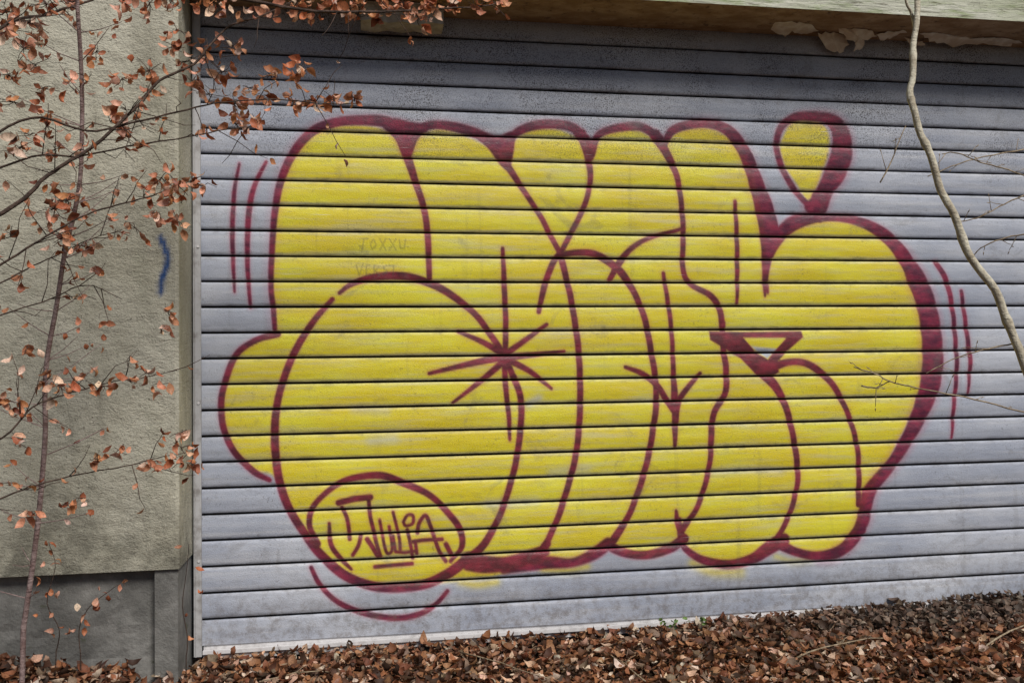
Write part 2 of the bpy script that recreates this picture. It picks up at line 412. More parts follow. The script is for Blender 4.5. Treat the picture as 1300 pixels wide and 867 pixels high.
# the small loop on top
stroke([(1034,268),(1014,248),(996,220),(986,190),(990,164),(1010,149),(1036,148)], [9,9,9,9,10,12,14], soft=3, halo=4)
poly([(1012,146),(1045,142),(1072,154),(1083,190),(1074,225),(1056,250),(1048,272),(1032,276),(1020,262),(1034,244),(1048,212),(1056,182),(1050,160),(1030,154)], mR, 4, 1, halo=8)
stroke([(1036,250),(1034,262),(1040,278)], [14,16,12], soft=3)
# big right hand lobe
stroke([(974,372),(973,340),(984,310),(1008,288),(1045,277),(1085,280),(1122,298),(1150,330),(1170,375)], [5,10,14,12,11,13,17,21,25], soft=3, halo=6)
poly([(1140,308),(1162,330),(1184,370),(1197,430),(1194,490),(1172,540),(1140,590),(1112,628),(1102,668),(1070,706),(1040,712),(1058,695),(1076,680),(1088,655),(1096,618),(1128,580),(1152,535),(1166,490),(1170,440),(1163,390),(1148,350)], mR, 4, 1, halo=8)
stroke([(985,300),(1005,280),(1030,272)], [16,12,8], soft=4)
# knot
poly([(900,420),(950,421),(1018,420),(1020,428),(1000,446),(985,462),(990,472),(975,484),(962,478),(940,455),(915,440),(901,432)], mR, 2.5, 1, curve=False)
hole = np.zeros_like(mR); poly([(944,429),(998,429),(990,438),(975,456),(960,447)], hole, 2, 1, curve=False); mR *= (1-hole)
stroke([(970,474),(985,492),(996,513),(1005,544),(1011,580),(1012,612),(1005,645),(993,672),(980,692)], [16,12,10,9,9,8,8,8,9])
stroke([(975,468),(1000,460),(1022,461),(1042,473),(1060,493),(1077,527),(1087,561),(1090,600),(1090,640)], [14,10,10,10,9,8,8,8,9])
stroke([(917,410),(918,439),(922,470),(920,500),(906,524),(903,555),(902,580),(896,611),(884,645),(866,672)], [9,9,9,9,9,9,8,8,8,10])
stroke([(862,660),(866,689),(880,704),(901,713),(928,716),(955,709),(975,696),(995,685)], [9,9,10,12,13,15,18,18], soft=3, halo=3)
stroke([(985,688),(1010,700),(1040,705),(1070,696),(1092,672)], [16,12,13,16,18], soft=3, halo=3)
# wavy lower edge
stroke([(596,712),(615,716),(640,716),(665,710),(690,700)], [26,24,20,20,18], soft=4, halo=3)
stroke([(640,722),(690,714),(725,714),(752,704),(772,690)], [14,18,13,16,18], soft=4, halo=3)
stroke([(772,692),(795,702),(822,704),(850,696),(868,684)], [14,12,12,13,15], soft=3, halo=3)
stroke([(858,648),(860,662),(866,680)], [5,8,10])
stroke([(684,704),(694,690)], 12)
# left round
stroke([(422,380),(398,408),(376,443),(362,476),(353,507),(349,540),(350,577),(355,611),(366,643),(382,670),(406,702),(440,731),(482,745),(532,743),(565,730),(590,712),(613,692),(634,655),(648,614),(656,580),(661,540),(661,505),(652,478)], [7,9,10,10,10,11,11,11,11,11,12,13,13,13,14,14,11,9,9,9,9,9,9], soft=2.6, halo=3)
stroke([(652,480),(643,458)], 9)
stroke([(431,372),(446,361),(470,353),(500,350),(525,353),(555,364),(582,381),(606,402),(624,427),(640,450)], [6,8,10,11,11,11,10,9,9,9])
stroke([(640,452),(642,490),(646,530),(647,558)], [9,8,7,5])
stroke([(352,424),(325,432),(301,449),(288,478),(281,510),(284,544),(298,574),(322,598),(342,609)], [10,9,9,9,9,9,9,9,7])
# star
for P, W in (([(638,316),(640,360),(642,410),(641,452)], [6,8,8,9]), ([(641,450),(665,433),(694,412)], [10,8,6]), ([(641,454),(680,450),(716,446)], [10,8,5]),
             ([(641,455),(672,471),(700,493)], [10,8,5]), ([(640,458),(610,484),(575,511)], [10,8,5]), ([(641,452),(600,461),(545,474)], [12,9,6]), ([(641,450),(612,434),(582,421)], [11,8,6])):
    stroke(P, W)
# middle letter
stroke([(711,321),(701,336),(691,364),(684,396)], [9,9,9,7])
stroke([(711,321),(718,350),(725,380),(732,425),(736,470),(736,525),(731,577),(722,614),(710,651),(697,682),(686,702)], [10,9,9,9,9,9,9,9,9,9,11])
stroke([(711,324),(730,321),(752,322),(772,332),(790,348),(807,375),(819,408),(827,449),(832,480),(833,510),(829,544),(823,580),(812,618),(797,656),(778,686)], [9,9,10,11,11,9,9,9,9,9,9,9,9,9,12])
stroke([(774,355),(786,334),(802,315),(825,302),(858,293),(866,290)], [8,10,8,7,6,6])
stroke([(842,347),(848,385),(853,430),(855,475),(857,520),(857,566)], [6,7,7,8,11,6])
stroke([(794,466),(815,474),(833,488),(845,506),(856,522)], [6,8,9,9,10])
stroke([(889,474),(873,492),(862,508),(857,524)], [6,8,9,10])
# short parallel strokes left and right
stroke([(338,206),(324,234),(316,270),(314,330),(318,390)], [5,7,8,7,5]); stroke([(304,208),(298,240),(295,290),(296,335),(298,371)], [4,6,7,6,4])
stroke([(1188,334),(1202,360),(1211,408),(1214,470),(1210,527),(1208,556)], [8,8,7,7,6,4]); stroke([(1220,370),(1227,419),(1231,459),(1229,500)], [6,7,7,4])
# signature in its circles
stroke([(404,690),(393,668),(397,644),(418,622),(443,608),(482,603),(512,613),(545,628),(569,651),(584,672),(586,694),(572,712)], [8,8,8,8,9,10,10,9,9,9,8,6], soft=2.6, halo=2)
stroke([(395,720),(405,740),(420,757),(440,770),(466,779),(502,784),(532,779),(553,767),(568,750)], [6,7,7,8,8,8,8,7,6], soft=2.4)
stroke([(430,638),(450,633),(470,631)], 9, curve=False); stroke([(468,634),(470,655),(474,672),(478,690),(483,706)], 6)
stroke([(434,644),(440,656),(443,672),(444,684)], 6); stroke([(418,664),(420,690),(432,708),(446,722)], [5,7,7,5]); stroke([(458,680),(455,692),(448,704)], 6)
stroke([(466,684),(473,694),(480,706)], 7); stroke([(482,660),(485,676),(488,692),(492,702),(498,696),(494,668)], 5)
stroke([(499,650),(503,666),(507,684),(508,698)], 5); stroke([(499,680),(502,700),(514,701),(527,699)], 5, curve=False); stroke([(517,672),(521,690),(524,708)], 5.5)
stroke([(527,686),(529,702)], 5.5, curve=False); stroke([(512,662),(517,654),(524,654),(524,664),(515,667),(512,662)], 5)
stroke([(524,687),(540,685),(561,684)], 6); stroke([(530,676),(532,664),(540,654),(546,666),(552,684),(558,700),(566,712)], 6); stroke([(566,690),(573,704)], 7)
stroke([(476,719),(498,717),(523,715)], 6)
# pencil scribble high on the second lobe
def pen(P): stroke(P, 1.5, mB, 0.8, 0.5, 0.0, curve=False)
for P in ([(455,304),(467,303)], [(462,304),(459,320)], [(456,312),(466,311)], [(474,304),(470,311),(473,317),(478,311),(474,304)], [(482,303),(490,318)], [(490,303),(482,318)], [(494,303),(503,318)], [(503,303),(494,318)], [(507,304),(508,315),(513,316),(515,304)],
          [(452,336),(456,350)], [(461,335),(456,350)], [(465,337),(465,350)], [(465,343),(470,343)], [(465,350),(471,349)], [(465,337),(471,336)], [(475,350),(475,337),(481,339),(476,344),(482,350)], [(491,337),(486,340),(491,345),(486,349)], [(494,337),(505,336)], [(500,337),(499,350)]):
    pen(P)

# the outer rims of the slats stay rolled up while painting: the coat thins near the joints
rim = np.clip((np.minimum((ZTOP-zs) % PITCH, PITCH-(ZTOP-zs) % PITCH)-0.005)/0.010, 0, 1)
low = ((ZTOP-zs) % PITCH) > PITCH*0.5
rimf = np.where(low, 0.42+0.58*rim, 0.75+0.25*rim)[:, None]
mY = mY*rimf; mR = mR*np.clip(rimf+0.25, 0, 1)

nz = len(zs)
me = bpy.data.meshes.new('shutter_curtain')
me.vertices.add(nz*NXC)
me.vertices.foreach_set('co', np.stack([GX-2.1, GY, GZ], -1).astype(np.float32).ravel())
jj, ii = np.meshgrid(np.arange(nz-1), np.arange(NXC-1), indexing='ij')
a = jj*NXC+ii
q = np.stack([a, a+NXC, a+NXC+1, a+1], -1).reshape(-1, 4).astype(np.int32)
nf = len(q)
me.loops.add(nf*4); me.loops.foreach_set('vertex_index', q.ravel())
me.polygons.add(nf); me.polygons.foreach_set('loop_start', np.arange(nf, dtype=np.int32)*4)
me.update(calc_edges=True)
me.polygons.foreach_set('use_smooth', np.ones(nf, bool))
at_ = me.attributes.new('paint', 'FLOAT_COLOR', 'POINT')
at_.data.foreach_set('color', np.stack([mY, mR, mB, np.ones_like(mY)], -1).astype(np.float32).ravel())
ae = me.attributes.new('edge', 'FLOAT', 'POINT')
ae.data.foreach_set('value', np.repeat(eg, NXC).astype(np.float32))
me.materials.append(md.m); me.validate()
cur = bpy.data.objects.new('shutter_curtain', me); link(cur, door)

b = MB(); b.box((DX0+.03, -0.020, -0.006), (DX1-.03, 0.02, 0.007)); b.box((DX0+.03, 0.004, 0.0075), (DX1-.03, 0.014, ZBOT+.004)); b.box((DX0+.03, -0.008, -0.03), (DX1-.03, 0.016, -0.0065))
b.build('bottom_rail', M_sill, door)
for gx, s in ((DX0, 1), (DX1, -1)):
    b = MB(); b.box((min(gx, gx+s*0.028), -0.030, -0.01), (max(gx, gx+s*0.028), -0.0165, 2.498))
    b.box((min(gx+s*.006, gx+s*.010), -0.034, -0.01), (max(gx+s*.006, gx+s*.010), -0.0302, 2.497))
    rail = b.build('guide_rail', M_rail, door)
    for bz in (0.35, 0.95, 1.55, 2.15):
        b = MB(); b.tube([(gx+s*.019, -0.0298, bz), (gx+s*.019, -0.0335, bz)], .005, 6); bo = b.build('bolt', M_sill, None); bo.data.transform(Matrix.Translation(-door.location)); bo.parent = rail

# ------------------------------------------------------------------ pillars and lintel
FY = -0.27
def rough_sheet(x0, x1, z0, z1, y, amp, step=0.02, mark=False):
    """front sheet of a plastered face with real unevenness"""
    n, k = int((x1-x0)/step)+1, int((z1-z0)/step)+1
    X, Z = np.meshgrid(np.linspace(x0, x1, n+1), np.linspace(z0, z1, k+1))
    from mathutils import noise
    Yd = np.array([noise.noise(Vector((a*4, b*4, 0)))*amp+noise.noise(Vector((a*17, b*26, 3)))*amp*0.5 for a, b in zip(X.ravel(), Z.ravel())]).reshape(X.shape)
    e = np.minimum(np.minimum(X-x0, x1-X), np.minimum(Z-z0, z1-Z)); Yd = Yd*np.clip(e/0.04, 0, 1)
    rnd = np.clip(1-(x1-X)/0.012, 0, 1)*0.006
    V = np.stack([X, y+Yd+rnd, Z], -1).reshape(-1, 3); m_ = n+1
    F = [(j*m_+i, j*m_+i+1, (j+1)*m_+i+1, (j+1)*m_+i) for j in range(k) for i in range(n)]
    return V, F, X, Z
PB = at(100, 728, FY).z        # lower edge of the plaster
def pillar(x0, x1, name_label, main):
    cxm = (x0+x1)/2
    t = thing('plastered_pillar', name_label, 'pillar', (cxm, FY/2, 0))
    V, F, X, Z = rough_sheet(x0, x1, PB, 2.50, FY, 0.006, 0.012)
    V = list(map(tuple, V)); n0 = len(V)
    bb = MB(); bb.V = V; bb.F = F
    y1 = 0.02
    bb.add([(x1, FY+.006, PB), (x1, y1, PB), (x1, y1, 2.50), (x1, FY+.006, 2.50)], [(0, 1, 2, 3)])
    bb.add([(x0, FY, PB), (x0, y1, PB), (x0, y1, 2.50), (x0, FY, 2.50)], [(3, 2, 1, 0)])
    bb.add([(x0, FY, PB), (x1, FY, PB), (x1, y1, PB), (x0, y1, PB)], [(0, 3, 2, 1)])
    bb.add([(x0, y1, PB), (x1, y1, PB), (x1, y1, 2.50), (x0, y1, 2.50)], [(3, 2, 1, 0)])
    o = bb.build('plaster_face', M_plaster, t)
    if main:
        at2 = o.data.attributes.new('mark', 'FLOAT', 'POINT')
        path = [at(*p, FY) for p in ((204, 302), (209, 314), (213, 328), (210, 342), (205, 356), (204, 372))]
        path = catmull([(p.x, p.z) for p in path], 5); vals = []
        for v in bb.V:
            if v[1] < FY+0.05 and abs(v[0]-path[:, 0].mean()) < .1 and 1.2 < v[2] < 1.6:
                d = np.hypot(path[:, 0]-v[0], path[:, 1]-v[2]).min(); vals.append(float(np.clip((0.015-d)/0.009, 0, 1)))
            else: vals.append(0.0)
        at2.data.foreach_set('value', vals)
    # recessed dark base and its plain corner
    V, F, X, Z = rough_sheet(x0, x1-0.085, -0.05, PB, FY+0.045, 0.012, 0.03)
    k = MB(); k.V = list(map(tuple, V)); k.F = F
    k.box((x1-0.085, FY+0.012, -0.05), (x1-0.006, 0.015, PB-0.001)); k.box((x0, FY+0.06, -0.05), (x1-0.0855, 0.0145, PB-0.002))
    k.build('plinth', M_plinth, t)
    return t
pillar(-2.6, -0.012, 'rough olive grey plastered pillar with a dark base on the left side of the door', True)
pillar(4.31, 5.6, 'rough plastered pillar closing the right end of the door', False)

lt = thing('concrete_lintel', 'weathered pale green stained lintel above the roller door with peeling brown underside', 'lintel', (1.5, -0.13, 2.5))
V, F, X, Z = rough_sheet(-2.6, 5.6, 2.505, 2.78, FY-0.004, 0.008, 0.03)
k = MB(); k.V = list(map(tuple, V)); k.F = F
k.box((-2.6, FY+0.012, 2.5055), (5.6, 0.6, 2.779)); k.build('lintel_front', M_lintel, lt)
n, kk = 220, 8
X, Yg = np.meshgrid(np.linspace(-2.6, 5.6, n+1), np.linspace(FY-0.004, 0.3, kk+1))
from mathutils import noise as _ns
Zs_ = 2.502+np.array([_ns.noise(Vector((a*6, b*9, 1)))*0.004 for a, b in zip(X.ravel(), Yg.ravel())]).reshape(X.shape)
Zs_[0] = 2.505
V = np.stack([X, Yg, Zs_], -1).reshape(-1, 3); F = [(j*(n+1)+i, (j+1)*(n+1)+i, (j+1)*(n+1)+i+1, j*(n+1)+i+1) for j in range(kk) for i in range(n)]
mesh_obj('soffit', V, F, M_soffit, lt, True)
rt = MB(); rt.box((-2.7, FY-0.09, 2.782), (5.7, 3.5, 2.86)); o = rt.build('roof_slab', M_roof, lt)
# mortar lump and hanging paint flakes under the lintel
def flake(P, Y0, Y1, z0=2.4995, curl=0.02, mat=M_flake, name='paint_flake'):
    """an irregular sheet of paint hanging from the soffit: outline traced on the picture, between two depths"""
    Q = []
    for a_, b_ in zip(P, P[1:]+P[:1]):
        for f_ in (0, .25, .5, .75):
            L_ = math.hypot(b_[0]-a_[0], b_[1]-a_[1])*0.13
            Q.append((a_[0]+(b_[0]-a_[0])*f_+random.uniform(-L_, L_), a_[1]+(b_[1]-a_[1])*f_+random.uniform(-L_, L_)))
    P = Q
    n = len(P); c0 = np.mean(P, 0); pts = []
    ztop = min(p[1] for p in P); zlow = max(p[1] for p in P)
    for p in P:
        f = (p[1]-ztop)/max(zlow-ztop, 1)
        q = at(p[0], p[1], Y0+(Y1-Y0)*f); pts.append(Vector((q.x, q.y, min(q.z, z0))))
    cc = sum(pts, Vector())/n+Vector((0, -curl*0.4, 0))
    V = [*pts, cc]+[p+Vector((0.001, 0.0025, 0.0015)) for p in [*pts, cc]]
    F = [(i, (i+1) % n, n) for i in range(n)]+[((i+1) % n+n+1, i+n+1, 2*n+1) for i in range(n)]+[(i, i+n+1, (i+1) % n+n+1, (i+1) % n) for i in range(n)]
    return mesh_obj(name, V, F, mat, lt)
flake([(985,26),(1002,22),(1022,22),(1034,30),(1040,40),(1020,44),(1005,40),(998,47),(986,43),(978,36)], -0.16, -0.02)
flake([(1040,44),(1060,40),(1074,46),(1078,58),(1066,68),(1052,64),(1044,54)], -0.07, -0.025)
flake([(1064,38),(1084,33),(1104,36),(1112,46),(1098,52),(1092,64),(1082,66),(1088,54),(1076,50)], -0.12, -0.04)
flake([(1112,44),(1130,40),(1146,34),(1152,38),(1136,47),(1118,51)], -0.13, -0.05)
flake([(1170,42),(1190,38),(1206,44),(1226,44),(1252,46),(1284,44),(1296,50),(1276,60),(1240,58),(1205,56),(1180,52)], -0.12, -0.02)
flake([(1150,50),(1172,52),(1176,60),(1156,60)], -0.06, -0.03)
b = MB()
p0, p1 = at(458, 24, -0.10), at(562, 40, -0.10)
zz = [0, .006, -.004, .003, -.006, .004, 0]
xsn = np.linspace(p0.x, p1.x, 7); V = []; 
for i, xx in enumerate(xsn):
    V += [(xx, -0.14+zz[i], 2.4985), (xx, -0.14-zz[i], p1.z+0.012+zz[i]), (xx, -0.05, p1.z+0.006-zz[i]), (xx, -0.04, 2.4985)]
F = [(i*4+a_, (i+1)*4+a_, (i+1)*4+(a_+1) % 4, i*4+(a_+1) % 4) for i in range(6) for a_ in range(4)]+[(0, 1, 2, 3), (27, 26, 25, 24)]
b.add(V, F); b.build('mortar_lump', M_patch, lt)

# ------------------------------------------------------------------ leaves
def leaves_mesh(name, C, D, N, S, COL, mat, parent=None, curl=0.35, origin=(0, 0, 0)):
    """many small bent leaves: centres C, long axes D, normals N, lengths S, colours COL, as one mesh"""
    C = np.asarray(C, float); n = len(C)
    D = np.asarray(D, float); D /= np.linalg.norm(D, axis=1)[:, None]+1e-9
    N = np.asarray(N, float); B = np.cross(N, D); B /= np.linalg.norm(B, axis=1)[:, None]+1e-9; N = np.cross(D, B)
    S = np.asarray(S, float)
    # (u along, v across) rows: base, 1/4, 1/2, 3/4, tip
    U = np.array([-.5, -.22, -.22, -.22, .08, .08, .08, .32, .32, .32, .52])
    W = np.array([0, -.24, 0, .24, -.30, 0, .30, -.19, 0, .19, 0])
    r = rng.uniform(-1, 1, (n, 4))
    cu = curl*(0.4+0.9*np.abs(r[:, :1])); fold = 0.25+0.55*np.abs(r[:, 1:2])
    tw = r[:, 2:3]*1.2
    wj = W[None, :]*(1+0.25*rng.uniform(-1, 1, (n, 11)))
    h = cu*(U[None, :]**2)*1.9+fold*np.abs(wj)+tw*U[None, :]*wj+0.04*rng.uniform(-1, 1, (n, 11))
    P = C[:, None, :]+S[:, None, None]*(U[None, :, None]*D[:, None, :]+wj[:, :, None]*B[:, None, :]+h[:, :, None]*N[:, None, :])
    P = P-np.array(origin)
    fq = np.array([(1, 4, 5, 2), (2, 5, 6, 3), (4, 7, 8, 5), (5, 8, 9, 6)]); ft = np.array([(0, 1, 2), (0, 2, 3), (7, 10, 8), (8, 10, 9)])
    off = (np.arange(n)*11)[:, None, None]
    Q = (fq[None]+off).reshape(-1, 4); T = (ft[None]+off).reshape(-1, 3)
    me = bpy.data.meshes.new(name)
    me.vertices.add(n*11); me.vertices.foreach_set('co', P.astype(np.float32).ravel())
    li = np.concatenate([Q.ravel(), T.ravel()]).astype(np.int32)
    me.loops.add(len(li)); me.loops.foreach_set('vertex_index', li)
    st = np.concatenate([np.arange(len(Q))*4, len(Q)*4+np.arange(len(T))*3]).astype(np.int32)
    me.polygons.add(len(st)); me.polygons.foreach_set('loop_start', st); me.update(calc_edges=True)
    me.polygons.foreach_set('use_smooth', np.ones(len(st), bool))
    ca = me.attributes.new('leaf_colour', 'FLOAT_COLOR', 'POINT')
    cc = np.concatenate([COL, np.ones((n, 1))], 1); ca.data.foreach_set('color', np.repeat(cc, 11, 0).astype(np.float32).ravel())
    me.materials.append(mat); me.validate()
    o = bpy.data.objects.new(name, me); link(o, parent); return o

def pick(cols, wts, n, jit=0.18):
    cols = np.array(cols); w_ = np.array(wts, float); w_ /= w_.sum()
    return cols[rng.choice(len(cols), n, p=w_)]*(1+jit*rng.uniform(-1, 1, (n, 1)))*(1+0.06*rng.uniform(-1, 1, (n, 3)))

# leaf litter
def litter(n, x0, x1, y0, y1, zhi, smin, smax):
    x = rng.uniform(x0, x1, n); y = rng.uniform(y0, y1, n)
    # nothing inside the pillar
    inp = (x < -0.03) & (y > FY-0.0+0.03); y = np.where(inp, FY+0.03-rng.uniform(0.0, 0.25, n), y)
    s = smin+(smax-smin)*rng.uniform(0, 1, n)**1.6
    z = ground_z(x, y)+rng.uniform(0, 1, n)**1.3*zhi+0.004
    D = np.stack([rng.normal(0, 1, n), rng.normal(0, 1, n), rng.normal(0, 0.5, n)], -1)
    N = np.stack([rng.normal(0, 0.5, n), rng.normal(0, 0.5, n), rng.choice([-1, 1], n)*1.0], -1)
    return x, y, z, D, N, s
cols = [(0.30, 0.125, 0.058), (0.40, 0.20, 0.105), (0.20, 0.075, 0.038), (0.11, 0.048, 0.028), (0.70, 0.46, 0.33), (0.26, 0.18, 0.125), (0.055, 0.03, 0.02), (0.74, 0.60, 0.48)]
wts = [3, 2.6, 2.6, 2.4, 1.7, 1.8, 2.4, 0.9]
parts = [litter(24000, -1.1, 4.6, -1.15, -0.012, 0.042, 0.018, 0.060), litter(9000, -3.0, 6.0, -3.4, -1.1, 0.03, 0.035, 0.07),
         litter(1800, 2.0, 4.4, -0.22, -0.02, 0.05, 0.025, 0.05), litter(2600, -1.1, -0.15, -0.5, -0.22, 0.10, 0.025, 0.06)]
x, y, z, D, N, s = [np.concatenate([p[i] for p in parts]) for i in range(6)]
zz_ = np.where((y > -0.04) & (x > 0) & (x < 2.2), z*0.6, z)
col = pick(cols, wts, len(x), 0.25)
# leaf colours turn darker and greyer towards the door on the right
greyed = (np.clip((x-1.9)/0.8, 0, 1)*np.clip((y+0.42)/0.2, 0, 1))[:, None]
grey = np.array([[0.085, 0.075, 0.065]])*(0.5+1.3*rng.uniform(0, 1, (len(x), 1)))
col = col*(1-greyed*0.7)+grey*greyed*0.7
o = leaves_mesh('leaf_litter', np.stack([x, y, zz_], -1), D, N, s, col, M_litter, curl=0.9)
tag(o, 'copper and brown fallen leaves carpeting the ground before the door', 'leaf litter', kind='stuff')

# ------------------------------------------------------------------ beech branches on the left
leafc = [(0.60, 0.27, 0.16), (0.76, 0.42, 0.29), (0.46, 0.15, 0.07), (0.80, 0.56, 0.44), (0.26, 0.09, 0.05), (0.66, 0.28, 0.13)]
leafw = [3, 2.5, 2.2, 1.2, 1.2, 2]
def branch_pts(P, Y0, Y1, k=5):
    P = catmull(P, k); n = len(P)
    return [at(p[0], p[1], Y0+(Y1-Y0)*i/(n-1)) + Vector((0, 0.004*math.sin(i*0.7), 0.001*math.sin(i*2.1))) for i, p in enumerate(P)]
class Foliage:
    def __init__(s): s.C = []; s.D = []; s.N = []; s.S = []; s.tw = MB()
    def leaf(s, p, size):
        d = Vector((random.gauss(0, 0.7), random.gauss(0, 0.5), random.gauss(-0.45, 0.6))).normalized()
        n = Vector((random.gauss(0, 0.8), random.gauss(-0.6, 0.6), random.gauss(0.3, 0.6)))
        s.C.append(p+d*size*0.5); s.D.append(d); s.N.append(n); s.S.append(size)
    def cluster(s, p, n, spread, size=(0.022, 0.045), src=None):
        for _ in range(n):
            q = p+Vector((random.gauss(0, spread), random.gauss(0, spread*0.8), random.gauss(0, spread*0.75)))
            s.leaf(q, random.uniform(*size))
            if True:
                mid = (p+q)/2+Vector((random.gauss(0, .004), 0, random.gauss(0, .004)))
                s.tw.tube([p, mid, q], [0.0012, 0.001, 0.0008], 4)
    def build(s, parent, name='leaves', mat=None):
        loc = tuple(parent.location)
        return leaves_mesh(name, s.C, s.D, s.N, s.S, pick(leafc, leafw, len(s.C), 0.25), mat or M_leaf, parent, 0.95, loc)

tree = thing('beech_tree', 'beech tree at left edge, its thin boughs with dry copper leaves cross the pillar', 'tree', (-1.75, -1.25, 0))
fol = Foliage()
b = MB()
b.tube([(-1.75, -1.25, -0.05), (-1.74, -1.24, 0.7), (-1.70, -1.22, 1.4), (-1.72, -1.2, 2.1), (-1.66, -1.18, 2.8), (-1.6, -1.2, 3.8)], [0.11, 0.09, 0.08, 0.07, 0.055, 0.03], 14)
b.build('trunk', M_trunk, tree, True)
limbs = [
    ([(386,-6),(329,22),(290,34),(266,59),(246,81),(202,104),(177,132),(155,154),(110,192),(78,211),(57,226),(37,246),(-10,278),(-120,330)], -0.75, -1.1, 0.0022, 0.0062),
    ([(640,2),(600,10),(540,12),(470,16),(400,14),(330,4),(260,-14),(100,-60),(-150,-90)], -0.65, -1.1, 0.0016, 0.007),
    ([(135,-8),(95,8),(60,18),(20,26),(-20,46),(-140,90)], -0.8, -1.1, 0.003, 0.005),
    ([(455,132),(400,131),(340,126),(280,131),(237,139),(167,157),(110,166),(40,150),(-40,190),(-140,250)], -0.75, -1.05, 0.0012, 0.004),
    ([(330,160),(300,163),(237,174),(176,184),(100,198),(40,200),(-60,240),(-150,300)], -0.7, -1.05, 0.0012, 0.0035),
    ([(255,224),(225,236),(200,246),(160,258),(110,272),(60,300),(10,330),(-80,390)], -0.6, -1.0, 0.0012, 0.0035),
    ([(225,470),(178,480),(145,484),(100,496),(60,508),(38,520),(2,556),(-80,600)], -0.5, -0.9, 0.0011, 0.0032),
    ([(250,572),(200,581),(158,592),(100,602),(40,618),(-20,642),(-110,690)], -0.5, -0.9, 0.0011, 0.0030),
    ([(155,292),(120,302),(78,321),(46,336),(12,353),(-60,390)], -0.55, -0.9, 0.0011, 0.0026),
    ([(155,380),(110,362),(63,380),(5,399),(-70,430)], -0.55, -0.9, 0.0011, 0.0026),
]
limb_obs = []
for P, Y0, Y1, r0, r1 in limbs:
    pts = branch_pts(P, Y0, Y1); n = len(pts)
    pts.append(Vector((-1.70, -1.2, pts[-1].z*0.85+0.2)))
    b = MB(); b.tube(pts, [r0+(r1-r0)*(i/n)**0.8 for i in range(n)]+[r1*1.6], 7)
    # side twigs
    L_ = len(pts)
    for _ in range(int(L_*0.34)):
        i = random.randrange(1, L_-6) if L_ > 8 else 1
        p = pts[i]; d = Vector((random.gauss(0.4, 0.6), random.gauss(-0.1, 0.4), random.gauss(0.0, 0.6))).normalized()
        ln = random.uniform(0.05, 0.20); P2 = [p, p+d*ln*0.4+Vector((0, 0, random.gauss(0, .008))), p+d*ln*0.75+Vector((random.gauss(0, .01), 0, random.gauss(0, .012))), p+d*ln]
        b.tube(P2, [0.0016, 0.0013, 0.0011, 0.0007], 5)
        limb_obs.append((P2, Y0))
    b.build('limb', M_bark_dark, tree, True)
# leaf tufts where the photograph shows them (position, count, spread)
tufts = [(15,38,12,.03),(8,15,8,.03),(38,28,9,.03),(30,62,7,.03),(10,95,6,.025),(45,82,5,.03),(55,112,5,.03),(60,160,7,.03),(22,190,6,.03),(38,172,4,.025),(70,190,5,.03),(18,130,5,.03),
         (122,66,5,.02),(112,100,5,.03),(155,100,7,.03),(190,90,7,.03),(225,38,4,.02),(228,60,6,.025),(238,78,6,.025),(246,102,5,.02),(282,92,7,.03),(296,58,6,.025),(296,132,8,.03),(300,158,6,.02),(325,158,6,.02),
         (345,96,7,.025),(385,92,9,.025),(372,130,6,.02),(397,130,7,.02),(425,127,6,.02),(450,125,6,.02),(332,124,6,.02),(315,112,4,.02),(265,120,5,.03),(190,118,4,.02),(262,165,3,.015),
         (205,226,8,.025),(226,236,9,.025),(215,250,6,.02),(247,230,6,.02),(182,250,5,.02),(202,270,5,.02),(225,281,6,.02),(90,300,6,.025),(102,312,6,.02),(172,290,3,.02),(85,255,14,.03),(70,265,8,.03),(160,170,6,.03),(140,155,4,.03),(160,140,4,.02),
         (62,480,5,.03),(76,490,4,.02),(132,490,4,.02),(165,484,4,.02),(185,474,5,.02),(200,487,3,.02),(232,548,4,.02),(243,588,6,.02),(230,568,5,.02),(152,570,4,.02),(120,582,3,.02),(10,508,5,.03),(22,522,4,.03),(192,590,4,.02),(222,580,3,.02),
         (280,8,5,.02),(300,14,3,.02),(375,8,8,.02),(398,16,9,.02),(420,4,6,.02),(452,8,9,.025),(470,18,5,.02),(515,8,10,.025),(530,20,6,.02),(545,4,9,.02),(575,6,8,.02),(600,8,4,.02),(632,5,5,.015),(190,4,8,.03),(160,2,8,.03),(215,-2,6,.03),(255,6,4,.02),(330,10,3,.015),(488,6,5,.02),(60,6,6,.03),(90,3,4,.03),
         (42,652,3,.02),(100,632,3,.02),(80,640,3,.02),(20,560,3,.02),(35,440,3,.02),(15,300,3,.02),(120,340,2,.02),(215,400,3,.02),(205,420,3,.015)]
for px, py, n, sp in tufts:
    Yt = -0.62-0.25*random.random() if px > 60 else -0.75-0.3*random.random()
    fol.cluster(at(px, py, Yt), int(n*1.35)+1, sp*0.82, (0.023, 0.045))
for P2, Y0 in limb_obs:
    for q in P2[1:]:
        if random.random() < 0.55: fol.leaf(q, random.uniform(0.018, 0.036))
tag(fol.tw.build('twigs', M_bark_dark, tree), kind='stuff')
fol.build(tree)

